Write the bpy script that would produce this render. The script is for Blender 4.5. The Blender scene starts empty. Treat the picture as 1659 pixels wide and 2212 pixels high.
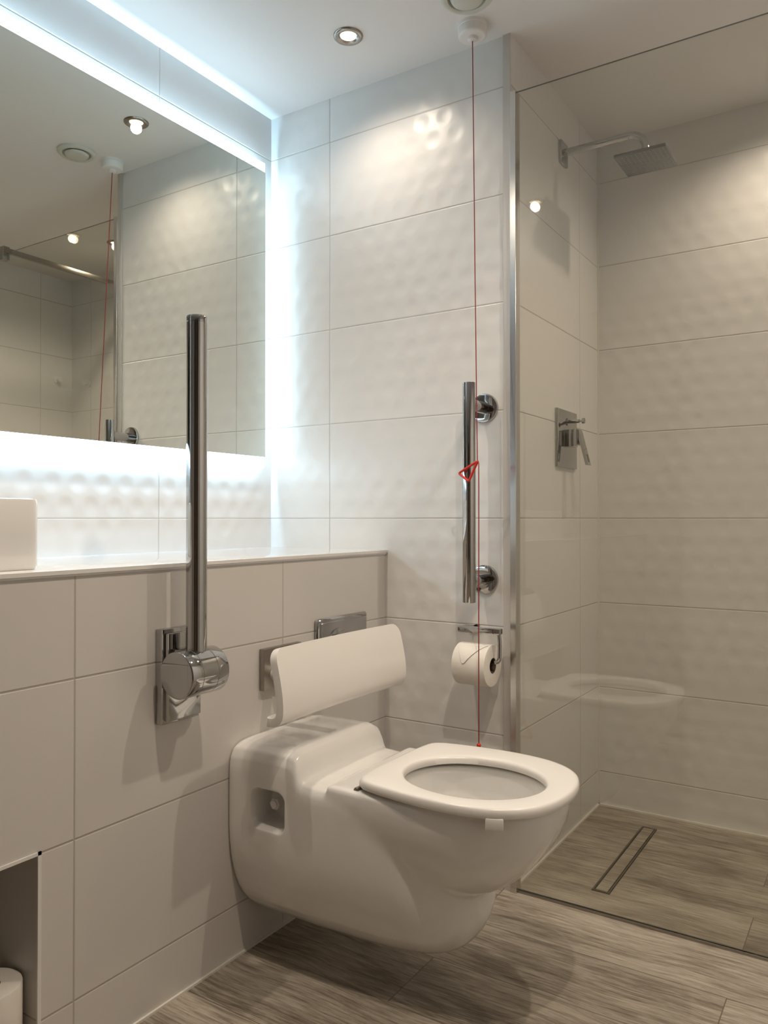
import bpy, bmesh, math
from math import sin, cos, pi, sqrt, radians
from mathutils import Vector, Matrix

scene = bpy.context.scene
COL = scene.collection
scene.view_settings.view_transform = 'Standard'
scene.view_settings.look = 'None'
scene.view_settings.exposure = 0.18

# ------------------------------------------------------------------ materials
class NT:
    def __init__(self, name):
        self.m = bpy.data.materials.new(name)
        self.m.use_nodes = True
        self.t = self.m.node_tree
        self.n = self.t.nodes
        self.l = self.t.links
        self.bsdf = self.n.get('Principled BSDF')
        self.out = self.n.get('Material Output')
    def _in(self, sock, v):
        if isinstance(v, bpy.types.NodeSocket):
            self.l.new(v, sock)
        elif v is not None:
            sock.default_value = v
    def math(self, op, a, b=None, c=None, clamp=False):
        nd = self.n.new('ShaderNodeMath'); nd.operation = op; nd.use_clamp = clamp
        self._in(nd.inputs[0], a)
        if b is not None: self._in(nd.inputs[1], b)
        if c is not None: self._in(nd.inputs[2], c)
        return nd.outputs[0]
    def maprange(self, v, a, b, c=0.0, d=1.0, smooth=False):
        nd = self.n.new('ShaderNodeMapRange')
        if smooth: nd.interpolation_type = 'SMOOTHSTEP'
        self._in(nd.inputs[0], v)
        for i, x in enumerate((a, b, c, d)): nd.inputs[i+1].default_value = x
        return nd.outputs[0]
    def mix(self, f, a, b):
        nd = self.n.new('ShaderNodeMix'); nd.data_type = 'RGBA'
        self._in(nd.inputs[0], f)
        self._in(nd.inputs[6], a if isinstance(a, bpy.types.NodeSocket) else (*a, 1))
        self._in(nd.inputs[7], b if isinstance(b, bpy.types.NodeSocket) else (*b, 1))
        return nd.outputs[2]
    def pos(self):
        g = self.n.new('ShaderNodeNewGeometry')
        s = self.n.new('ShaderNodeSeparateXYZ'); self.l.new(g.outputs['Position'], s.inputs[0])
        q = self.n.new('ShaderNodeSeparateXYZ'); self.l.new(g.outputs['True Normal'], q.inputs[0])
        return g, s.outputs, q.outputs
    def bump(self, h, strength, dist):
        b = self.n.new('ShaderNodeBump')
        b.inputs['Strength'].default_value = strength
        b.inputs['Distance'].default_value = dist
        self.l.new(h, b.inputs['Height'])
        self.l.new(b.outputs[0], self.bsdf.inputs['Normal'])
    def noise(self, vec, scale, detail=2, rough=.5, dist=0.0):
        nd = self.n.new('ShaderNodeTexNoise')
        nd.inputs['Scale'].default_value = scale
        nd.inputs['Detail'].default_value = detail
        nd.inputs['Roughness'].default_value = rough
        nd.inputs['Distortion'].default_value = dist
        if vec is not None: self.l.new(vec, nd.inputs['Vector'])
        return nd.outputs['Fac']

def simple(name, col, rough=.4, metal=0.0, coat=0.0, var=0.0, scale=30, bump=0.0):
    k = NT(name)
    b = k.bsdf
    b.inputs['Base Color'].default_value = (*col, 1)
    b.inputs['Roughness'].default_value = rough
    b.inputs['Metallic'].default_value = metal
    if coat:
        b.inputs['Coat Weight'].default_value = coat
        b.inputs['Coat Roughness'].default_value = .04
    tc = k.n.new('ShaderNodeTexCoord')
    f = k.noise(tc.outputs['Object'], scale, 3)
    k.l.new(k.mix(f, tuple(c*(1-var) for c in col), tuple(min(1, c*(1+var)) for c in col)), b.inputs['Base Color'])
    if bump: k.bump(f, bump, .002)
    return k.m

def emis(name, col, s):
    k = NT(name)
    e = k.n.new('ShaderNodeEmission'); e.inputs[0].default_value = (*col, 1); e.inputs[1].default_value = s
    k.l.new(e.outputs[0], k.out.inputs[0])
    return k.m

def tile(name, offx, offy, base, rough, dimple=0.0, grout=(.50, .47, .43), spec=.5, ztop=9.0):
    k = NT(name)
    g, p, n = k.pos()
    sel = k.math('GREATER_THAN', k.math('ABSOLUTE', n[0]), .5)
    hx = k.math('SUBTRACT', p[0], offx - 60.0)
    hy = k.math('SUBTRACT', p[1], offy - 60.0)
    h = k.math('ADD', k.math('MULTIPLY', hy, sel), k.math('MULTIPLY', hx, k.math('SUBTRACT', 1.0, sel)))
    z = k.math('SUBTRACT', p[2], .12 - 6.0)
    def edge(v, size):
        f = k.math('FRACT', k.math('DIVIDE', v, size))
        return k.math('MULTIPLY', k.math('MINIMUM', f, k.math('SUBTRACT', 1.0, f)), size)
    e = k.math('MINIMUM', edge(h, .6), edge(z, .3))
    m = k.maprange(e, .0006, .0015)
    idn = k.math('ADD', k.math('MULTIPLY', k.math('FLOOR', k.math('DIVIDE', h, .6)), 7.13),
                 k.math('MULTIPLY', k.math('FLOOR', k.math('DIVIDE', z, .3)), 3.77))
    tone = k.math('FRACT', k.math('MULTIPLY', k.math('SINE', idn), 43.7))
    tb = k.mix(tone, tuple(c*.98 for c in base), base)
    k.l.new(k.mix(m, grout, tb), k.bsdf.inputs['Base Color'])
    k.bsdf.inputs['Roughness'].default_value = rough
    k.bsdf.inputs['Specular IOR Level'].default_value = spec
    hgt = k.math('MULTIPLY', k.maprange(e, .0008, .003, 0, 1, True), .6)
    if dimple:
        DX, DZ, R = .075, .06, .031
        zr = k.math('DIVIDE', z, DZ)
        row = k.math('FLOOR', zr)
        par = k.math('MODULO', row, 2.0)
        hu = k.math('ADD', k.math('DIVIDE', h, DX), k.math('MULTIPLY', par, .5))
        a = k.math('MULTIPLY', k.math('SUBTRACT', k.math('FRACT', hu), .5), DX)
        b = k.math('MULTIPLY', k.math('SUBTRACT', k.math('FRACT', zr), .5), DZ)
        r = k.math('DIVIDE', k.math('SQRT', k.math('ADD', k.math('MULTIPLY', a, a), k.math('MULTIPLY', b, b))), R)
        dm = k.maprange(r, .1, 1.0, 1, 0, True)
        nz = k.maprange(k.noise(g.outputs['Position'], 4, 1), .3, .65, .6, 1.0)
        dm = k.math('MULTIPLY', dm, k.math('LESS_THAN', p[2], ztop))
        hgt = k.math('SUBTRACT', hgt, k.math('MULTIPLY', k.math('MULTIPLY', dm, nz), dimple))
    k.bump(hgt, 1.0, .0016)
    return k.m

def wood():
    k = NT('wood_plank_tile')
    g, p, n = k.pos()
    row = k.math('FLOOR', k.math('DIVIDE', k.math('ADD', p[0], 20.0), .2))
    par = k.math('MODULO', row, 2.0)
    yy = k.math('ADD', k.math('ADD', p[1], 24.0 - .29), k.math('MULTIPLY', par, .6))
    pid = k.math('FLOOR', k.math('DIVIDE', yy, 1.2))
    fx = k.math('FRACT', k.math('DIVIDE', k.math('ADD', p[0], 20.0), .2))
    fy = k.math('FRACT', k.math('DIVIDE', yy, 1.2))
    ex = k.math('MULTIPLY', k.math('MINIMUM', fx, k.math('SUBTRACT', 1.0, fx)), .2)
    ey = k.math('MULTIPLY', k.math('MINIMUM', fy, k.math('SUBTRACT', 1.0, fy)), 1.2)
    e = k.math('MINIMUM', ex, ey)
    m = k.maprange(e, .0006, .0016)
    idv = k.math('ADD', k.math('MULTIPLY', row, 3.17), k.math('MULTIPLY', pid, 5.71))
    wv = k.n.new('ShaderNodeCombineXYZ')
    k.l.new(k.math('MULTIPLY', p[0], 2.5), wv.inputs[0]); k.l.new(k.math('MULTIPLY', p[1], 3.0), wv.inputs[1]); k.l.new(idv, wv.inputs[2])
    warp = k.math('MULTIPLY', k.math('SUBTRACT', k.noise(wv.outputs[0], 1, 1), .5), .05)
    xw = k.math('ADD', p[0], warp)
    def comb(sx, sy, w):
        c = k.n.new('ShaderNodeCombineXYZ')
        k.l.new(k.math('MULTIPLY', xw, sx), c.inputs[0])
        k.l.new(k.math('MULTIPLY', p[1], sy), c.inputs[1])
        k.l.new(k.math('ADD', idv, w), c.inputs[2])
        return c.outputs[0]
    fine = k.noise(comb(300, 16, 0), 1, 4, .75)
    mid = k.noise(comb(95, 6.0, 9), 1, 4, .65, .2)
    big = k.noise(comb(11, 3.0, 21), 1, 3, .6)
    s = k.math('ADD', k.math('ADD', k.math('MULTIPLY', fine, .65), k.math('MULTIPLY', mid, .55)), k.math('MULTIPLY', big, .6))
    tone = k.math('FRACT', k.math('MULTIPLY', k.math('SINE', idv), 91.7))
    s = k.math('ADD', s, k.math('MULTIPLY', tone, .09))
    t = k.maprange(s, .67, 1.20)
    r = k.n.new('ShaderNodeValToRGB'); k.l.new(t, r.inputs[0])
    cr = r.color_ramp
    cr.elements[0].position = 0; cr.elements[0].color = (.085, .066, .047, 1)
    cr.elements[1].position = 1; cr.elements[1].color = (.60, .54, .455, 1)
    x = cr.elements.new(.33); x.color = (.235, .198, .153, 1)
    x = cr.elements.new(.6); x.color = (.40, .35, .285, 1)
    k.l.new(k.mix(m, (.16, .13, .10), r.outputs[0]), k.bsdf.inputs['Base Color'])
    k.bsdf.inputs['Roughness'].default_value = .42
    k.bump(k.math('ADD', m, k.math('MULTIPLY', s, .5)), .4, .001)
    return k.m

def glass(name, tint=(.955, .955, .93)):
    k = NT(name)
    lw = k.n.new('ShaderNodeLayerWeight'); lw.inputs[0].default_value = .5
    f = k.math('POWER', lw.outputs['Facing'], 5.0)
    f = k.math('ADD', k.math('MULTIPLY', f, .9), .078)
    tr = k.n.new('ShaderNodeBsdfTransparent'); tr.inputs[0].default_value = (*tint, 1)
    gl = k.n.new('ShaderNodeBsdfGlossy'); gl.inputs['Roughness'].default_value = 0.0
    mx = k.n.new('ShaderNodeMixShader')
    k.l.new(f, mx.inputs[0]); k.l.new(tr.outputs[0], mx.inputs[1]); k.l.new(gl.outputs[0], mx.inputs[2])
    k.l.new(mx.outputs[0], k.out.inputs[0])
    return k.m

TW = (.77, .755, .73)
M_wallA = tile('dimpled_tile_vanity', .92, .889, TW, .30, 1.0, ztop=2.0)
M_wallB = tile('dimpled_tile_back', 1.975, .889, TW, .32, 1.0)
M_show = tile('dimpled_tile_shower', 1.975, .868, TW, .30, 1.0)
M_plain = tile('plain_tile_shower', 1.975, .868, TW, .25, 0)
M_panel = tile('plain_tile_panel', .92, 1.278, (.68, .65, .615), .30, 0, grout=(.44, .40, .35))
M_wood = wood()
M_ceil = simple('ceiling_paint', (.80, .78, .765), .7, var=.01, scale=4)
M_chrome = simple('chrome', (.48, .475, .47), .05, 1.0, var=.01)
M_sat = simple('silver_profile', (.66, .65, .63), .22, 1.0, var=.01)
M_steel = simple('brushed_steel', (.36, .335, .30), .28, 1.0, var=.03)
M_headm = simple('satin_chrome_plate', (.20, .195, .19), .24, .6, var=.03)
M_alu = simple('satin_tile_trim', (.60, .575, .54), .35, .2, var=.02)
M_mirror = simple('mirror_silver', (.76, .77, .71), .0, 1.0)
M_led = emis('frosted_led_acrylic', (.58, .83, 1.0), 7)
M_strip = emis('led_strip', (.46, .76, 1.0), 90)
M_lamp = emis('warm_lamp_lens', (1.0, .78, .45), 5)
M_ceramic = simple('white_ceramic', (.83, .815, .785), .10, coat=.6, var=.01)
M_seat = simple('white_seat_plastic', (.86, .83, .79), .25, var=.01)
M_plastic = simple('white_plastic', (.80, .78, .75), .35, var=.01)
M_counter = simple('white_glossy_worktop', (.90, .90, .90), .10, coat=.5, var=.01)
M_paper = simple('tissue_paper', (.84, .80, .73), .9, var=.03, scale=60, bump=.4)
M_card = simple('cardboard_core', (.12, .09, .07), .9, var=.1)
M_red = simple('red_plastic', (.62, .03, .015), .35, var=.05)
M_cord = simple('red_cord', (.26, .012, .012), .6, var=.1, scale=300)
M_dark = simple('dark_gap', (.03, .022, .015), .5, var=.1)
M_fan = simple('fan_plastic', (.60, .60, .53), .45, var=.02)
M_noz = simple('nozzle_rubber', (.42, .41, .39), .5, var=.02)
M_water = simple('bowl_water', (.50, .50, .47), .02, var=.01)
M_door = simple('dark_oak_door', (.11, .08, .055), .35, var=.15, scale=6)
M_dwall = simple('taupe_reflection_wall', (.42, .38, .34), .6, var=.03, scale=6)  # invented dark tone for unseen walls, darkens chrome reflections and bounce light
M_glass = glass('shower_glass')
M_gedge = simple('glass_edge', (.08, .095, .085), .2, var=.05)
M_caulk = simple('silicone_sealant', (.76, .73, .66), .5, var=.02)

# ------------------------------------------------------------------ helpers
def finish(bm, name, mat, parent=None, smooth=True, angle=40, kind=None, label=None, category=None):
    me = bpy.data.meshes.new(name)
    bmesh.ops.recalc_face_normals(bm, faces=bm.faces)
    bm.to_mesh(me); bm.free()
    return wrap(me, name, mat, parent, smooth, angle, kind, label, category)

def wrap(me, name, mat, parent=None, smooth=True, angle=40, kind=None, label=None, category=None):
    mats = mat if isinstance(mat, (list, tuple)) else [mat]
    if len(me.materials): me.materials.clear()
    for m in mats: me.materials.append(m)
    xs = [v.co for v in me.vertices]
    lo = Vector((min(v.x for v in xs), min(v.y for v in xs), min(v.z for v in xs)))
    hi = Vector((max(v.x for v in xs), max(v.y for v in xs), max(v.z for v in xs)))
    c = (lo + hi)/2
    me.transform(Matrix.Translation(-c))
    if smooth:
        me.shade_smooth()
        me.set_sharp_from_angle(angle=radians(angle))
    ob = bpy.data.objects.new(name, me)
    COL.objects.link(ob)
    if parent:
        ob.parent = parent
        off = Vector((0, 0, 0)); q = parent
        while q: off += q.location; q = q.parent
        ob.location = c - off
    else:
        ob.location = c
    if kind: ob['kind'] = kind
    if label: ob['label'] = label
    if category: ob['category'] = category
    return ob

def thing(name, loc, label, category, group=None):
    e = bpy.data.objects.new(name, None)
    e.empty_display_size = .05
    e.location = loc
    COL.objects.link(e)
    e['label'] = label; e['category'] = category
    if group: e['group'] = group
    return e

def box_bm(bm, x0, x1, y0, y1, z0, z1, bevel=0.0, seg=2):
    r = bmesh.ops.create_cube(bm, size=1)
    vs = r['verts']
    for v in vs:
        v.co = Vector(((x0+x1)/2 + v.co.x*(x1-x0), (y0+y1)/2 + v.co.y*(y1-y0), (z0+z1)/2 + v.co.z*(z1-z0)))
    if bevel:
        es = list({e for v in vs for e in v.link_edges})
        bmesh.ops.bevel(bm, geom=es, offset=bevel, segments=seg, profile=.5, affect='EDGES')

def box(name, dims, mat, parent=None, bevel=0.0, seg=2, **kw):
    bm = bmesh.new(); box_bm(bm, *dims, bevel=bevel, seg=seg)
    return finish(bm, name, mat, parent, smooth=bool(bevel), **kw)

def frame(d):
    d = Vector(d).normalized()
    a = Vector((0, 0, 1)) if abs(d.z) < .9 else Vector((1, 0, 0))
    u = d.cross(a).normalized(); v = d.cross(u).normalized()
    return u, v

def lathe(bm, p0, d, prof, seg=48):
    p0 = Vector(p0); d = Vector(d).normalized(); u, v = frame(d)
    rings = []
    for t, r in prof:
        if r <= 1e-6:
            rings.append([bm.verts.new(p0 + d*t)])
        else:
            rings.append([bm.verts.new(p0 + d*t + (u*cos(2*pi*i/seg) + v*sin(2*pi*i/seg))*r) for i in range(seg)])
    for a, b in zip(rings, rings[1:]):
        for i in range(seg):
            j = (i+1) % seg
            if len(a) == 1 and len(b) == 1: continue
            if len(a) == 1: bm.faces.new((a[0], b[i], b[j]))
            elif len(b) == 1: bm.faces.new((a[i], a[j], b[0]))
            else: bm.faces.new((a[i], a[j], b[j], b[i]))

def cyl_prof(L, r, bv=.001):
    return [(0, 0), (0, r-bv), (bv*.3, r-bv*.3), (bv, r), (L-bv, r), (L-bv*.3, r-bv*.3), (L, r-bv), (L, 0)]

def rod(name, p0, p1, r, mat, parent=None, bv=.001, seg=40, **kw):
    p0 = Vector(p0); p1 = Vector(p1)
    bm = bmesh.new(); lathe(bm, p0, p1-p0, cyl_prof((p1-p0).length, r, bv), seg)
    return finish(bm, name, mat, parent, **kw)

def sweep_bm(bm, pts, r, seg=12, closed=False):
    pts = [Vector(p) for p in pts]; n = len(pts)
    rings = []; u = None
    for i, p in enumerate(pts):
        if closed: t = (pts[(i+1) % n] - pts[i-1]).normalized()
        else: t = (pts[min(i+1, n-1)] - pts[max(i-1, 0)]).normalized()
        if u is None: u, _ = frame(t)
        u = (u - t*u.dot(t)).normalized(); v = t.cross(u)
        rings.append([bm.verts.new(p + (u*cos(2*pi*k/seg) + v*sin(2*pi*k/seg))*r) for k in range(seg)])
    m = n if closed else n-1
    for i in range(m):
        a, b = rings[i], rings[(i+1) % n]
        for k in range(seg):
            j = (k+1) % seg
            bm.faces.new((a[k], a[j], b[j], b[k]))
    if not closed:
        bm.faces.new(rings[0]); bm.faces.new(list(reversed(rings[-1])))

def sweep(name, pts, r, mat, parent=None, seg=12, closed=False, **kw):
    bm = bmesh.new(); sweep_bm(bm, pts, r, seg, closed)
    return finish(bm, name, mat, parent, **kw)

def loft_bm(bm, rings, cap=True):
    vr = [[bm.verts.new(p) for p in r] for r in rings]
    N = len(rings[0])
    for a, b in zip(vr, vr[1:]):
        for i in range(N):
            j = (i+1) % N
            bm.faces.new((a[i], a[j], b[j], b[i]))
    if cap:
        bm.faces.new(vr[0]); bm.faces.new(list(reversed(vr[-1])))

def evaluate(ob):
    dg = bpy.context.evaluated_depsgraph_get(); dg.update()
    return bpy.data.meshes.new_from_object(ob.evaluated_get(dg))

def spl(pts, n=8, closed=True):
    out = []; N = len(pts)
    rng = N if closed else N-1
    for i in range(rng):
        if closed: P = [Vector(pts[(i+k-1) % N]) for k in range(4)]
        else: P = [Vector(pts[max(0, min(N-1, i+k-1))]) for k in range(4)]
        for s in range(n):
            t = s/n
            out.append(.5*((2*P[1]) + (P[2]-P[0])*t + (2*P[0]-5*P[1]+4*P[2]-P[3])*t*t + (3*P[1]-P[0]-3*P[2]+P[3])*t**3))
    if not closed: out.append(Vector(pts[-1]))
    return out

# ------------------------------------------------------------------ room shell
H = 2.36
ST = dict(kind='structure')
box('floor', (-1.1, 2.87, -.6, 1.834, -.1, 0), M_wood, **ST)
box('ceiling', (-1.1, 2.87, -.6, 1.834, H, H+.1), M_ceil, **ST)
box('wall_left', (-1.0, 2.0, 1.734, 1.834, 0, H), M_wallA, **ST)
def wall_back():
    bm = bmesh.new(); box_bm(bm, 2.0, 2.77, .868, 1.834, 0, H)
    bmesh.ops.recalc_face_normals(bm, faces=bm.faces)
    for f in bm.faces:
        f.material_index = 1 if abs(f.normal.y) > .5 else 0
    return finish(bm, 'wall_back', [M_wallB, M_plain], smooth=False, **ST)
wall_back()
box('wall_shower', (2.77, 2.87, -.6, 1.834, 0, H), M_show, **ST)
def wall_right():
    bm = bmesh.new()
    box_bm(bm, .9, 2.77, -.6, -.5, 0, H)
    n0 = len(bm.faces)
    box_bm(bm, -1.1, .9, -.6, -.5, 0, H)
    bm.faces.ensure_lookup_table()
    for f in bm.faces[n0:]: f.material_index = 1
    return finish(bm, 'wall_right', [M_plain, M_dwall], smooth=False, **ST)
wall_right()
box('wall_entrance', (-1.1, -1.0, -.5, 1.834, 0, H), M_dwall, **ST)
bm = bmesh.new()
box_bm(bm, -1.0, -.985, -.42, .54, 0, 2.06)
box_bm(bm, -.985, -.975, -.36, .48, .02, 2.0, .003)
finish(bm, 'door_1', M_door, smooth=False, **ST)
bm = bmesh.new()
box_bm(bm, -.75, .2, -.5, -.485, 0, 2.06)
box_bm(bm, -.69, .14, -.485, -.475, .02, 2.0, .003)
finish(bm, 'added_dark_panel', M_door, smooth=False, **ST)  # unseen door-shaped dark panel, added to darken chrome reflections and cut bounce
bm = bmesh.new()
box_bm(bm, .849, 2.0, 1.278, 1.734, 0, .912)
box_bm(bm, -1.0, .849, 1.278, 1.734, .42, .912)
box_bm(bm, -1.0, .35, 1.278, 1.734, 0, .42)
finish(bm, 'wall_low', M_panel, smooth=False, **ST)
box('trim_1', (1.995, 2.001, .8675, .889, 0, H), M_alu, **ST)
bm = bmesh.new()
box_bm(bm, .845, .852, 1.2755, 1.279, 0, .424)
box_bm(bm, .35, .852, 1.2755, 1.279, .418, .424)
finish(bm, 'trim_2', M_plastic, smooth=False, **ST)
bm = bmesh.new()
box_bm(bm, 2.03, 2.77, .862, .868, 0, .006)
box_bm(bm, 2.762, 2.77, -.5, .868, 0, .006)
box_bm(bm, .852, 2.0, 1.273, 1.278, 0, .005)
box_bm(bm, 2.766, 2.77, .864, .868, 0, H)
box_bm(bm, 1.996, 2.0, .892, 1.278, 0, .005)
finish(bm, 'trim_3', M_caulk, smooth=False, **ST)

# ------------------------------------------------------------------ countertop + basin
ct = thing('countertop', (1.0, 1.5, .912), 'glossy white countertop running over the boxed-in tiled wall', 'countertop')
box('slab', (-1.0, 2.0, 1.274, 1.734, .9122, .925), M_counter, ct, bevel=.001)
box('edge_trim', (-1.0, 2.0, 1.270, 1.274, .917, .9245), M_plastic, ct)

wb = thing('washbasin', (.60, 1.50, .925), 'white rectangular ceramic vessel basin standing on the countertop', 'washbasin')
def rrect(x0, x1, y0, y1, r, z, n=8):
    pts = []
    for cx, cy, a0 in ((x1-r, y1-r, 0), (x0+r, y1-r, 90), (x0+r, y0+r, 180), (x1-r, y0+r, 270)):
        for i in range(n+1):
            a = radians(a0 + 90*i/n)
            pts.append(Vector((cx + r*cos(a), cy + r*sin(a), z)))
    return pts
bm = bmesh.new()
X0, X1, Y0, Y1 = .33, .884, 1.325, 1.66
rings = [rrect(X0+.02, X1-.02, Y0+.02, Y1-.02, .015, .925), rrect(X0+.004, X1-.004, Y0+.004, Y1-.004, .018, .9255), rrect(X0, X1, Y0, Y1, .022, .932),
         rrect(X0, X1, Y0, Y1, .022, 1.050), rrect(X0+.002, X1-.002, Y0+.002, Y1-.002, .021, 1.0555), rrect(X0+.008, X1-.008, Y0+.008, Y1-.008, .018, 1.057),
         rrect(X0+.014, X1-.014, Y0+.014, Y1-.014, .016, 1.054), rrect(X0+.016, X1-.016, Y0+.016, Y1-.016, .016, 1.04),
         rrect(X0+.025, X1-.025, Y0+.025, Y1-.025, .03, .965), rrect(X0+.06, X1-.06, Y0+.06, Y1-.06, .04, .95)]
loft_bm(bm, rings)
finish(bm, 'basin_bowl', M_ceramic, wb, angle=50)
rod('waste_cap', (.60, 1.50, .9495), (.60, 1.50, .956), .03, M_chrome, wb)

# ------------------------------------------------------------------ mirror
mi = thing('illuminated_mirror', (1.15, 1.734, 1.18), 'large rectangular wall mirror with glowing cool white frosted edge', 'mirror')
box('backlight_edge', (.30, 1.934, 1.7025, 1.718, 1.184, 2.180), M_led, mi, bevel=.003)
box('mirror_glass', (.34, 1.921, 1.690, 1.7025, 1.218, 2.142), M_mirror, mi)
box('mounting_frame', (.36, 1.875, 1.7182, 1.734, 1.245, 2.115), M_steel, mi)
bm = bmesh.new()
box_bm(bm, .36, 1.875, 1.721, 1.731, 2.116, 2.120)
box_bm(bm, .36, 1.875, 1.721, 1.731, 1.240, 1.244)
box_bm(bm, 1.876, 1.880, 1.721, 1.731, 1.245, 2.115)
finish(bm, 'led_strip', M_strip, mi, smooth=False)

# ------------------------------------------------------------------ toilet
TX = 1.503
to = thing('toilet', (TX, 1.278, 0), 'white ceramic wall-hung toilet with open seat and recessed side', 'toilet')
def sec(Y, w, zt, zb, zc=None, n1=4.5, n2=2.4, N=64, xc=TX):
    if zc is None: zc = zb + (zt-zb)*.62
    out = []
    for i in range(N):
        a = 2*pi*i/N; c, s = cos(a), sin(a)
        n = n1 if s > 0 else n2
        rr = 1.0/((abs(c)**n + abs(s)**n)**(1.0/n))
        h = (zt-zc) if s > 0 else (zc-zb)
        out.append(Vector((xc + w*c*rr, Y, zc + h*s*rr)))
    return out
bm = bmesh.new()
S = [(1.277, .177, .502, .082), (1.262, .181, .507, .080), (1.18, .181, .509, .078), (1.104, .181, .509, .078), (1.089, .181, .503, .078), (1.081, .181, .488, .078), (1.075, .181, .466, .078),
     (1.068, .181, .451, .079), (1.03, .180, .447, .080), (.97, .178, .447, .081), (.90, .172, .445, .083), (.85, .163, .442, .087),
     (.81, .150, .43, .094), (.775, .134, .40, .105), (.742, .11, .36, .125), (.722, .085, .33, .15), (.708, .05, .30, .18)]
loft_bm(bm, [sec(y, w, a, b, zc=(.34 if y > .82 else b+(a-b)*.6), n1=(8 if y > 1.065 else 9)) for y, w, a, b in S])
body_me = bpy.data.meshes.new('b1')
bm2 = bmesh.new()
def bowl_ring(z, w, f, yc=.76, back=1.0, n=2.15):
    f += .012
    pts = []
    for i in range(41):
        a = -pi/2 + pi*i/40
        s, c = sin(a), cos(a)
        rr = 1.0/((abs(c)**n + abs(s)**n)**(1/n))
        pts.append(Vector((TX + w*s*rr, yc - (yc-f)*c*rr, z)))
    pts.append(Vector((TX+w*.97, back, z))); pts.append(Vector((TX-w*.97, back, z)))
    return pts
B = [(.4545, .160, .552), (.4535, .172, .538), (.448, .178, .531), (.43, .180, .529), (.41, .179, .532), (.385, .175, .541), (.355, .168, .559), (.325, .156, .582),
     (.30, .142, .605), (.28, .126, .628), (.265, .108, .650), (.253, .085, .675), (.246, .055, .705)]
loft_bm(bm2, [bowl_ring(*b) for b in B])
for b_ in (bm, bm2): bmesh.ops.recalc_face_normals(b_, faces=b_.faces)
bm2.to_mesh(body_me); bm2.free()
bm.from_mesh(body_me)
tmp_me = bpy.data.meshes.new('tmp'); bm.to_mesh(tmp_me); bm.free()
tmp = bpy.data.objects.new('tmp', tmp_me); COL.objects.link(tmp)
HX, HY = 1.485, .730
bmc = bmesh.new()
def ell(z, a, b, cy, N=48): return [Vector((HX + a*cos(2*pi*i/N), cy + b*sin(2*pi*i/N), z)) for i in range(N)]
loft_bm(bmc, [ell(.56, .138, .160, HY), ell(.44, .138, .160, HY), ell(.40, .134, .158, HY), ell(.35, .112, .130, HY+.01), ell(.31, .08, .10, HY+.03), ell(.285, .05, .07, HY+.04)])
bmesh.ops.recalc_face_normals(bmc, faces=bmc.faces)
bmd = bmesh.new()
rr_ = []
for x, g in ((1.28, 0.0), (1.325, 0.0), (1.335, -.003), (1.39, -.006)):
    base = rrect(1.108-g, 1.206+g, .328-g, .418+g, .022, 0, 6)
    rr_.append([Vector((x, p.x, p.y)) for p in base])
loft_bm(bmd, rr_); bmesh.ops.recalc_face_normals(bmd, faces=bmd.faces)
cuts = []
for i, b_ in enumerate((bmc, bmd)):
    m_ = bpy.data.meshes.new('cut'); b_.to_mesh(m_); b_.free()
    o_ = bpy.data.objects.new('cut%d' % i, m_); COL.objects.link(o_); cuts.append(o_)
# stage 1: fuse, then melt the crease between bowl and lower block
md = tmp.modifiers.new('r', 'REMESH'); md.mode = 'VOXEL'; md.voxel_size = .004
md = tmp.modifiers.new('s', 'SMOOTH'); md.factor = .5; md.iterations = 2
m1 = evaluate(tmp)
bm = bmesh.new(); bm.from_mesh(m1)
vs = [v for v in bm.verts if v.co.z < .405 and v.co.y < 1.04]
for it in range(34):
    bmesh.ops.smooth_vert(bm, verts=vs, factor=.5, use_axis_x=True, use_axis_y=True, use_axis_z=True)
vs2 = [v for v in bm.verts if v.co.z < .43 and v.co.y < 1.08]
for it in range(6): bmesh.ops.smooth_vert(bm, verts=vs2, factor=.5, use_axis_x=True, use_axis_y=True, use_axis_z=True)
m2 = bpy.data.meshes.new('tmp2'); bm.to_mesh(m2); bm.free()
bpy.data.objects.remove(tmp, do_unlink=True)
tmp = bpy.data.objects.new('tmp', m2); COL.objects.link(tmp)
for c_ in cuts:
    md = tmp.modifiers.new('c', 'BOOLEAN'); md.operation = 'DIFFERENCE'; md.object = c_; md.solver = 'EXACT'
md = tmp.modifiers.new('r2', 'REMESH'); md.mode = 'VOXEL'; md.voxel_size = .003
md = tmp.modifiers.new('s2', 'SMOOTH'); md.factor = .5; md.iterations = 4
fm = evaluate(tmp)
for v in fm.vertices:
    if v.co.y > 1.2765: v.co.y = 1.277
for o_ in cuts + [tmp]: bpy.data.objects.remove(o_, do_unlink=True)
wrap(fm, 'toilet_bowl', M_ceramic, to, angle=180)

# seat
half = [(.0, .524), (.07, .533), (.130, .562), (.170, .618), (.187, .690), (.189, .765), (.182, .840), (.173, .893), (.165, .915), (.148, .930), (.10, .935), (.05, .936)]
outer_c = [(TX-x, y) for x, y in reversed(half[1:])] + [(TX+x, y) for x, y in half] + [(TX, .936)]
oc = [Vector((p[0], p[1], 0)) for p in spl([(a, b, 0) for a, b in outer_c], 8)]
cen = Vector((HX, HY, 0))
NS = 144
def ray_hit(poly, ang):
    d = Vector((cos(ang), sin(ang), 0)); best = None
    for i in range(len(poly)):
        a = poly[i]-cen; b = poly[(i+1) % len(poly)]-cen
        e = b-a; den = d.x*e.y - d.y*e.x
        if abs(den) < 1e-12: continue
        t = (a.x*e.y - a.y*e.x)/den; s = (a.x*d.y - a.y*d.x)/den
        if t > 0 and -1e-6 <= s <= 1+1e-6:
            best = t if best is None else max(best, t)
    return cen + d*best
outs, ins = [], []
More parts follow.
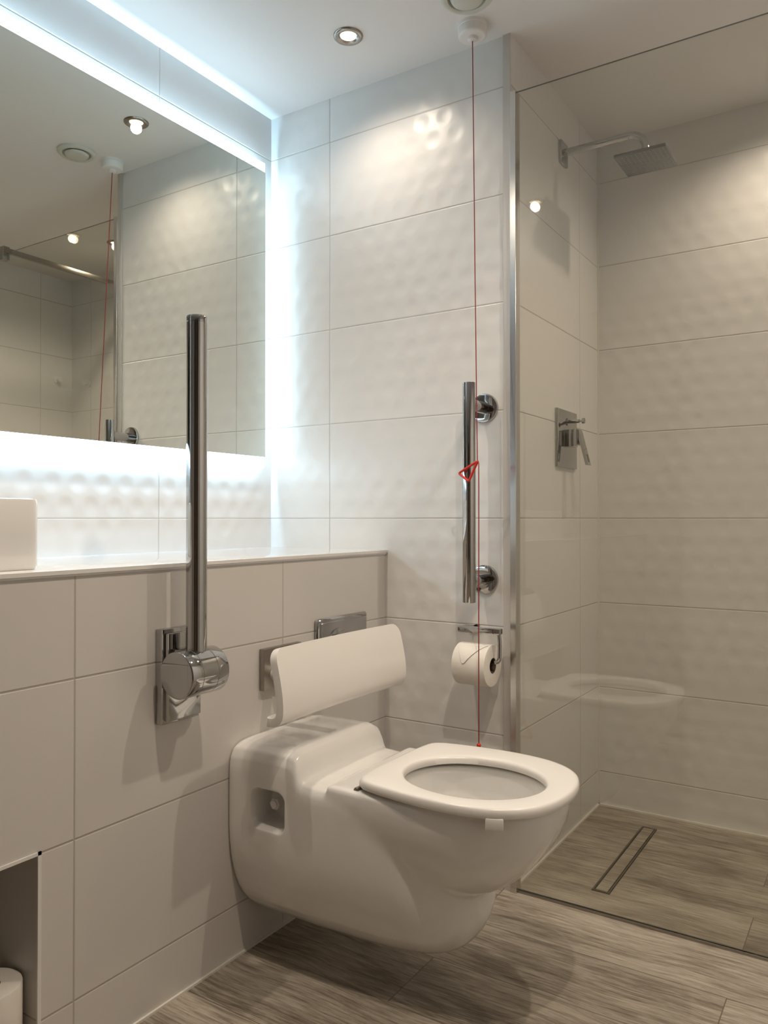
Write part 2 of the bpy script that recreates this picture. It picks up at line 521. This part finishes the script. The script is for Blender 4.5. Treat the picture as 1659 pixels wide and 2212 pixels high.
for i in range(NS):
    a = 2*pi*i/NS
    outs.append(ray_hit(oc, a))
    A_, B_ = .128, .152
    rr = 1/sqrt((cos(a)/A_)**2 + (sin(a)/B_)**2)
    ins.append(cen + Vector((cos(a), sin(a), 0))*rr)
prof = [(.0, .464), (.0, .474), (.03, .4780), (.07, .4800), (.14, .4808), (.85, .4808), (.93, .4798), (.98, .4765), (1.0, .471), (1.0, .4645), (.97, .4610), (.06, .4610)]
bm = bmesh.new()
vr = []
for t, z in prof:
    vr.append([bm.verts.new(Vector(ins[i].lerp(outs[i], t).to_tuple()[:2] + (z,))) for i in range(NS)])
for k in range(len(vr)):
    a, b = vr[k], vr[(k+1) % len(vr)]
    for i in range(NS):
        j = (i+1) % NS
        bm.faces.new((a[i], a[j], b[j], b[i]))
finish(bm, 'seat', M_seat, to, angle=60, label='open white toilet seat ring')
for sx in (-1, 1):
    bm = bmesh.new()
    box_bm(bm, TX+sx*.125-.018, TX+sx*.125+.018, .905, .932, .446, .4615, .004, 3)
    lathe(bm, (TX+sx*.125, .930, .4545), (sx, 0, 0), cyl_prof(.038, .006))
    finish(bm, 'seat_hinge', M_steel, to)
for sx in (-1, 1):
    bm = bmesh.new()
    box_bm(bm, -.004, .004, -.017, .017, .440, .463, .0028, 2)
    # follow the curve of the seat edge
    ang = radians(24)*sx*-1
    for v in bm.verts:
        x, y = v.co.x, v.co.y
        v.co.x = TX+sx*.1655 + x*cos(ang) - y*sin(ang)
        v.co.y = .615 + x*sin(ang) + y*cos(ang)
    finish(bm, 'seat_buffer', M_seat, to)
bm = bmesh.new()
lathe(bm, (1.388, 1.165, .375), (-1, 0, 0), cyl_prof(.035, .009))
lathe(bm, (1.365, 1.165, .375), (-1, 0, 0), cyl_prof(.008, .014), 6)
finish(bm, 'fixing_bolt', M_plastic, to)
bm = bmesh.new(); lathe(bm, (HX, HY+.035, .300), (0, 0, 1), [(0, .085), (.0005, 0)], 40)
finish(bm, 'water_surface', M_water, to)

# ------------------------------------------------------------------ flush plate
fp = thing('flush_plate', (1.762, 1.278, .66), 'chrome rectangular flush plate on the tiled panel behind the backrest', 'flush plate')
box('plate', (1.646, 1.880, 1.264, 1.278, .590, .752), M_chrome, fp, bevel=.005, seg=1)
box('inner_panel', (1.658, 1.868, 1.2625, 1.2645, .602, .740), M_chrome, fp, bevel=.0008, seg=1)
rod('flush_button', (1.735, 1.2628, .675), (1.735, 1.2595, .675), .046, M_chrome, fp, bv=.0006)
rod('flush_button', (1.815, 1.2628, .675), (1.815, 1.2595, .675), .026, M_chrome, fp, bv=.0006)

# ------------------------------------------------------------------ backrest
br = thing('back_support_cushion', (1.51, 1.278, .65), 'white curved padded back support on steel wall bracket above the toilet', 'backrest')
box('mounting_plate', (1.432, 1.575, 1.262, 1.278, .603, .704), M_steel, br, bevel=.002)
rod('support_tube', (1.470, 1.264, .640), (1.470, 1.100, .645), .016, M_plastic, br)
rod('support_tube', (1.60, 1.277, .640), (1.60, 1.100, .645), .016, M_plastic, br)
def pad():
    bm = bmesh.new()
    nx = 44
    xa, xb = 1.262, 1.758; r = .030
    prof = spl([Vector((0, 1.112, .580)), Vector((0, 1.098, .579)), Vector((0, 1.080, .582)), Vector((0, 1.066, .592)), Vector((0, 1.060, .612)), Vector((0, 1.062, .650)), Vector((0, 1.072, .700)), Vector((0, 1.084, .745))], 6, closed=False)
    L = [0]
    for a, b in zip(prof, prof[1:]): L.append(L[-1] + (b-a).length)
    T = L[-1]
    rows = []
    ts = [T*(.5-.5*cos(pi*k/34)) for k in range(35)]
    def at(s):
        for i in range(len(L)-1):
            if L[i] <= s <= L[i+1]+1e-9:
                return prof[i].lerp(prof[i+1], (s-L[i])/(L[i+1]-L[i]))
        return prof[-1]
    for s in ts:
        p = at(s)
        rb = .012
        inset = 0
        if T-s < r: q = r-(T-s); inset = r - sqrt(max(0, r*r-q*q))
        elif s < rb: q = rb-s; inset = rb - sqrt(max(0, rb*rb-q*q))
        row = []
        for i in range(nx+1):
            w_ = .5 - .5*cos(pi*i/nx)
            x = xa+inset + (xb-xa-2*inset)*w_
            q = (x-(xa+xb)/2)/((xb-xa)/2)
            row.append(bm.verts.new((x, p.y + .010*(1-q*q), p.z)))
        rows.append(row)
    for a, b in zip(rows, rows[1:]):
        for i in range(nx): bm.faces.new((a[i], b[i], b[i+1], a[i+1]))
    bm.faces.ensure_lookup_table()
    bmesh.ops.recalc_face_normals(bm, faces=bm.faces)
    mid = rows[17][22]
    bm.normal_update()
    if mid.normal.y > 0: bmesh.ops.reverse_faces(bm, faces=bm.faces)
    me = bpy.data.meshes.new('p'); bm.to_mesh(me); bm.free()
    o = bpy.data.objects.new('p', me); COL.objects.link(o)
    m = o.modifiers.new('s', 'SOLIDIFY'); m.thickness = .018; m.offset = -1
    m = o.modifiers.new('b', 'BEVEL'); m.width = .005; m.segments = 4; m.limit_method = 'ANGLE'; m.angle_limit = radians(60)
    f = evaluate(o); bpy.data.objects.remove(o, do_unlink=True)
    return wrap(f, 'pad', M_seat, br, angle=70)
pad()

# ------------------------------------------------------------------ folded-up support rail
sr = thing('support_rail', (1.163, 1.278, .60), 'chrome hinged support rail folded upright on the tiled panel', 'grab rail')
bm = bmesh.new()
box_bm(bm, 1.112, 1.216, 1.258, 1.278, .592, .790, .002)
box_bm(bm, 1.118, 1.210, 1.246, 1.2585, .60, .782, .002)
finish(bm, 'mounting_plate', M_chrome, sr)
box('hinge_bracket', (1.125, 1.19, 1.19, 1.250, .66, .75), M_chrome, sr, bevel=.004)
bm = bmesh.new()
hc = (1.100, 1.203, .703)
lathe(bm, hc, (1, 0, 0), [(0, 0), (0, .044), (.001, .0468), (.003, .048), (.030, .048), (.0308, .0465), (.0316, .048), (.072, .048), (.0728, .0465), (.0736, .048), (.101, .048), (.103, .0468), (.104, .044), (.104, 0)], 64)
finish(bm, 'hinge_hub', M_chrome, sr)
bm = bmesh.new()
lathe(bm, (1.155, 1.203, .72), (0, 0, 1), [(0, 0), (0, .0215), (.705, .0215), (.7055, .0208), (.7065, .0208), (.707, .0215), (.717, .0215), (.7195, .0205), (.7205, .018), (.7205, 0)], 56)
finish(bm, 'rail_tube', M_chrome, sr)

# ------------------------------------------------------------------ vertical grab rail
gr = thing('grab_rail', (2.0, .947, .80), 'chrome vertical grab rail with two round wall flanges', 'grab rail')
bm = bmesh.new()
lathe(bm, (1.90, .947, .793), (0, 0, 1), cyl_prof(.594, .0178, .002), 48)
finish(bm, 'rail_tube', M_chrome, gr)
for z in (1.329, .849):
    bm = bmesh.new()
    lathe(bm, (2.0, .947, z), (-1, 0, 0), [(0, 0), (0, .041), (.006, .041), (.009, .0395), (.010, .036), (.010, .016), (.0975, .016), (.0975, 0)], 48)
    finish(bm, 'wall_flange', M_chrome, gr)

# ------------------------------------------------------------------ toilet roll holder + rolls
th = thing('toilet_roll_holder', (2.0, .93, .72), 'chrome toilet roll holder on the tiled wall', 'toilet roll holder')
box('mounting_bar', (1.918, 1.942, .868, .992, .709, .724), M_chrome, th, bevel=.002)
bm = bmesh.new()
box_bm(bm, 1.93, 2.0, .970, .992, .7095, .7235, .001)
box_bm(bm, 1.992, 2.0, .962, .998, .700, .7235, .002)
finish(bm, 'wall_bracket', M_chrome, th)
sweep('roll_arm', spl([(1.93, .874, .715), (1.93, .872, .69), (1.93, .872, .66), (1.93, .874, .640), (1.93, .885, .6335), (1.93, .91, .633), (1.93, .985, .633)], 8, closed=False), .0055, M_chrome, th, seg=14)
def roll(p, d, R, L, label, ctr, core=.021, flap=False):
    e = thing('toilet_roll', ctr, label, 'toilet roll')
    bm = bmesh.new()
    lathe(bm, p, d, [(.0, core), (0, R-.004), (.001, R-.001), (.004, R), (L-.004, R), (L-.001, R-.001), (L, R-.004), (L, core), (0, core)], 72)
    finish(bm, 'paper', M_paper, e, angle=50)
    bm = bmesh.new()
    lathe(bm, p, d, [(0.0005, core), (.0005, core-.0015), (L-.0005, core-.0015), (L-.0005, core)], 40)
    finish(bm, 'core', M_card, e)
    if flap:
        bm = bmesh.new()
        yc = p[1]+L/2
        rows = []
        for k in range(11):
            a = radians(105 + k*6.5)
            x = p[0] + (R+.0012+.002*(k/10))*cos(a); z = p[2] + (R+.0012+.002*(k/10))*sin(a)
            hw = (L/2-.004)*(1-k/10*.93)
            rows.append((bm.verts.new((x, yc-hw+.012*(k/10), z)), bm.verts.new((x, yc+hw+.012*(k/10), z))))
        for a, b in zip(rows, rows[1:]): bm.faces.new((a[0], a[1], b[1], b[0]))
        finish(bm, 'loose_end', M_paper, e, angle=60)
    return e
roll((1.93, .891, .624), (0, 1, 0), .057, .098, 'white toilet roll hanging on the chrome holder', (1.93, .94, .575), flap=True)
roll((.789, 1.338, .0), (0, 0, 1), .057, .098, 'spare white toilet roll standing in the tiled niche', (.789, 1.338, 0))
roll((.789, 1.338, .0985), (0, 0, 1), .057, .098, 'spare white toilet roll stacked on another roll in the niche', (.789, 1.338, .0985))

# ------------------------------------------------------------------ emergency pull cord
pc = thing('emergency_pull_cord', (1.911, .941, H), 'red emergency pull cord hanging from a white ceiling switch', 'pull cord')
bm = bmesh.new()
lathe(bm, (1.911, .941, H), (0, 0, -1), [(0, 0), (0, .040), (.008, .040), (.009, .0385), (.028, .0385), (.032, .036), (.033, .033), (.033, .014), (.040, .013), (.043, .009), (.043, 0)], 56)
finish(bm, 'ceiling_switch', M_plastic, pc)
sweep('cord', [(1.911, .941, 2.318), (1.9105, .9405, 2.30), (1.89, .924, 1.7), (1.873, .9095, 1.19), (1.872, .909, 1.174)], .0014, M_cord, pc, seg=8)
sweep('cord', spl([(1.872, .9085, 1.174), (1.866, .902, 1.165), (1.860, .899, 1.14), (1.856, .897, 1.05), (1.855, .897, .7), (1.855, .897, .430)], 6, closed=False), .0014, M_cord, pc, seg=8)
def tri(A, Bv, C, rnd=.006):
    A, Bv, C = map(Vector, (A, Bv, C)); P = [A, Bv, C]; out = []
    for i in range(3):
        p, a, b = P[i], P[i-1], P[(i+1) % 3]
        p0 = p + (a-p).normalized()*rnd; p1 = p + (b-p).normalized()*rnd
        for k in range(6):
            t = k/5; out.append(p0*(1-t)**2 + p*2*t*(1-t) + p1*t*t)
    return out
sweep('pull_handle', tri((1.870, .906, 1.172), (1.872, .964, 1.141), (1.868, .932, 1.118)), .0032, M_red, pc, seg=12, closed=True, label='red triangular pull handle')
bm = bmesh.new(); bmesh.ops.create_uvsphere(bm, u_segments=16, v_segments=10, radius=.006)
bmesh.ops.translate(bm, verts=bm.verts, vec=(1.855, .897, .428))
finish(bm, 'cord_knot', M_red, pc)
sweep('pull_handle', tri((1.855, .897, .426), (1.855, .925, .381), (1.855, .869, .381)), .0034, M_red, pc, seg=12, closed=True, label='red triangular pull handle')

# ------------------------------------------------------------------ ceiling fan vent, downlights and added fill lamps
ef = thing('extractor_vent', (1.79, .897, H), 'round off-white extractor vent in the ceiling', 'air vent')
bm = bmesh.new()
lathe(bm, (1.79, .897, H), (0, 0, -1), [(0, 0), (0, .068), (.006, .068), (.012, .062), (.013, .055), (.010, .050), (.001, .047), (.001, 0)], 64)
finish(bm, 'outer_ring', M_fan, ef)
bm = bmesh.new()
lathe(bm, (1.79, .897, H-.001), (0, 0, -1), [(0, 0), (0, .012), (.006, .012), (.007, .040), (.010, .042), (.015, .039), (.017, .034), (.015, .0)], 64)
finish(bm, 'centre_disc', M_fan, ef)

def downlight(x, y, power):
    e = thing('downlight', (x, y, H), 'round recessed ceiling downlight or added fill lamp with brushed metal rim, lit warm', 'ceiling light', 'ceiling downlights')
    bm = bmesh.new()
    lathe(bm, (x, y, H+.0), (0, 0, -1), [(0, .041), (.003, .0405), (.0055, .038), (.0065, .034), (.005, .027), (.001, .0225), (.0005, .0225)], 56)
    finish(bm, 'rim', M_steel, e)
    bm = bmesh.new()
    lathe(bm, (x, y, H-.0005), (0, 0, -1), [(0, 0), (0, .0225), (.0012, .019), (.002, .010), (.002, 0)], 40)
    finish(bm, 'lamp_lens', M_lamp, e)
    L = bpy.data.lights.new('lamp_light', 'SPOT'); L.energy = power; L.color = (1.0, .85, .70)
    L.spot_size = radians(150); L.spot_blend = 1.0; L.shadow_soft_size = .018
    o = bpy.data.objects.new('lamp_light', L); COL.objects.link(o)
    o.parent = e; o.location = (0, 0, -.02)
for x, y, p in ((1.765, 1.251, 8.5), (.883, 1.246, 27), (2.487, .233, 15), (.883, .25, 38), (1.70, .15, 32)):  # last two are added fill lamps with no known fixture there
    downlight(x, y, p)

# ------------------------------------------------------------------ shower screen
ss = thing('shower_screen', (2.005, .5, 0), 'clear glass walk-in shower screen with chrome wall profile', 'shower screen')
bm = bmesh.new(); box_bm(bm, 2.002, 2.008, -.02, .853, .006, 2.195)
bmesh.ops.recalc_face_normals(bm, faces=bm.faces)
for f in bm.faces: f.material_index = 0 if abs(f.normal.x) > .5 else 1
finish(bm, 'glass_panel', [M_glass, M_gedge], ss, smooth=False)
box('wall_profile', (1.990, 2.020, .850, .8672, 0, 2.195), M_sat, ss, bevel=.0006, seg=1)
box('floor_channel', (1.998, 2.012, -.02, .850, 0, .006), M_steel, ss, bevel=.001)
bm = bmesh.new()
box_bm(bm, 2.001, 2.768, .085, .100, 2.198, 2.222, .001)
box_bm(bm, 1.990, 2.020, .078, .107, 2.165, 2.225, .002)
finish(bm, 'support_bar', M_steel, ss)

# ------------------------------------------------------------------ shower head
sh = thing('rain_shower', (2.405, .868, 2.19), 'chrome square rain shower head on a wall arm', 'shower')
box('wall_rosette', (2.375, 2.435, .858, .868, 2.148, 2.220), M_chrome, sh, bevel=.002)
zA = 2.187
arm = [(2.405, .86, zA), (2.405, .78, zA), (2.405, .70, zA), (2.405, .655, zA)]
for i in range(1, 10):
    a = radians(90*i/9); arm.append((2.405, .655-.05*sin(a), zA-.05+.05*cos(a)))
arm.append((2.405, .605, 2.115))
sweep('arm', arm, .0115, M_chrome, sh, seg=24)
bm = bmesh.new()
box_bm(bm, 2.328, 2.482, .530, .680, 2.094, 2.104, .0015)
lathe(bm, (2.405, .605, 2.103), (0, 0, 1), [(0, .03), (.004, .028), (.009, .017), (.018, .016), (.018, 0)], 32)
finish(bm, 'head_plate', M_headm, sh)
bm = bmesh.new()
for i in range(11):
    for j in range(11):
        lathe(bm, (2.339+.0132*i, .539+.0132*j, 2.0943), (0, 0, -1), [(0, .0016), (.0006, .0013), (.0006, 0)], 8)
o = finish(bm, 'spray_nozzles', M_noz, sh); o['kind'] = 'stuff'

# ------------------------------------------------------------------ shower mixer
mx = thing('shower_mixer', (2.43, .868, 1.18), 'chrome square shower mixer valve with lever handle', 'shower mixer')
box('wall_plate', (2.338, 2.522, .860, .868, 1.182, 1.366), M_chrome, mx, bevel=.002)
box('valve_body', (2.400, 2.452, .833, .861, 1.248, 1.302), M_chrome, mx, bevel=.002)
bm = bmesh.new()
box_bm(bm, 2.404, 2.448, .818, .834, 1.252, 1.304, .003)
L0 = [(2.410, 1.300), (2.446, 1.300), (2.444, 1.188), (2.412, 1.188)]
L1 = [(2.419, 1.222), (2.437, 1.222), (2.437, 1.198), (2.419, 1.198)]
def ly(z): return .826 - (1.305-z)*.26
vo = [[bm.verts.new((x, ly(z)+d, z)) for x, z in L0] for d in (0, -.008)]
vi = [[bm.verts.new((x, ly(z)+d, z)) for x, z in L1] for d in (0, -.008)]
for i in range(4):
    j = (i+1) % 4
    bm.faces.new((vo[0][i], vo[0][j], vi[0][j], vi[0][i]))
    bm.faces.new((vo[1][i], vi[1][i], vi[1][j], vo[1][j]))
    bm.faces.new((vo[0][i], vo[1][i], vo[1][j], vo[0][j]))
    bm.faces.new((vi[0][i], vi[0][j], vi[1][j], vi[1][i]))
finish(bm, 'lever', M_chrome, mx, smooth=False)
bm = bmesh.new()
lathe(bm, (2.43, .861, 1.330), (0, -1, 0), [(0, 0), (0, .012), (.004, .012), (.004, .006), (.040, .006), (.040, .0035), (.050, .0035), (.050, .009), (.057, .009), (.057, 0)], 24)
finish(bm, 'diverter_knob', M_chrome, mx)

# ------------------------------------------------------------------ floor drain
fd = thing('shower_drain', (2.385, .661, 0), 'narrow linear shower drain with tile insert set in the floor', 'shower drain')
def ring_bm(bm, x0, x1, y0, y1, w, z0, z1):
    box_bm(bm, x0, x1, y0, y0+w, z0, z1); box_bm(bm, x0, x1, y1-w, y1, z0, z1)
    box_bm(bm, x0, x0+w, y0+w, y1-w, z0, z1); box_bm(bm, x1-w, x1, y0+w, y1-w, z0, z1)
box('channel', (2.122, 2.648, .636, .686, 0, .0008), M_dark, fd)
bm = bmesh.new(); ring_bm(bm, 2.1245, 2.6455, .6385, .6835, .0022, 0, .0022); finish(bm, 'frame', M_steel, fd, smooth=False)
bm = bmesh.new(); box_bm(bm, 2.131, 2.639, .645, .677, 0, .0018); finish(bm, 'tile_insert', M_wood, fd, smooth=False)

# ------------------------------------------------------------------ hooks seen in the mirror
for p, d in (((2.676, -.5, 1.79), (0, 1, 0)), ((2.77, -.353, 1.77), (-1, 0, 0))):
    e = thing('robe_hook', p, 'small round white robe hook on the shower wall tiles', 'hook')
    bm = bmesh.new(); lathe(bm, p, d, [(0, 0), (0, .022), (.004, .022), (.006, .009), (.022, .008), (.024, .014), (.032, .014), (.033, 0)], 28)
    finish(bm, 'hook_body', M_plastic, e)

# ------------------------------------------------------------------ camera / world
cam = bpy.data.cameras.new('Camera')
cam.sensor_fit = 'VERTICAL'; cam.sensor_height = 36; cam.lens = 1690/2212*36
cam.clip_start = .02
co = bpy.data.objects.new('Camera', cam); COL.objects.link(co)
co.location = (0, 0, 1.02)
co.rotation_euler = (radians(90.47), 0, radians(32.7-90))
scene.camera = co
w = bpy.data.worlds.new('World'); scene.world = w; w.use_nodes = True
w.node_tree.nodes['Background'].inputs[0].default_value = (1, .9, .8, 1)
w.node_tree.nodes['Background'].inputs[1].default_value = .2
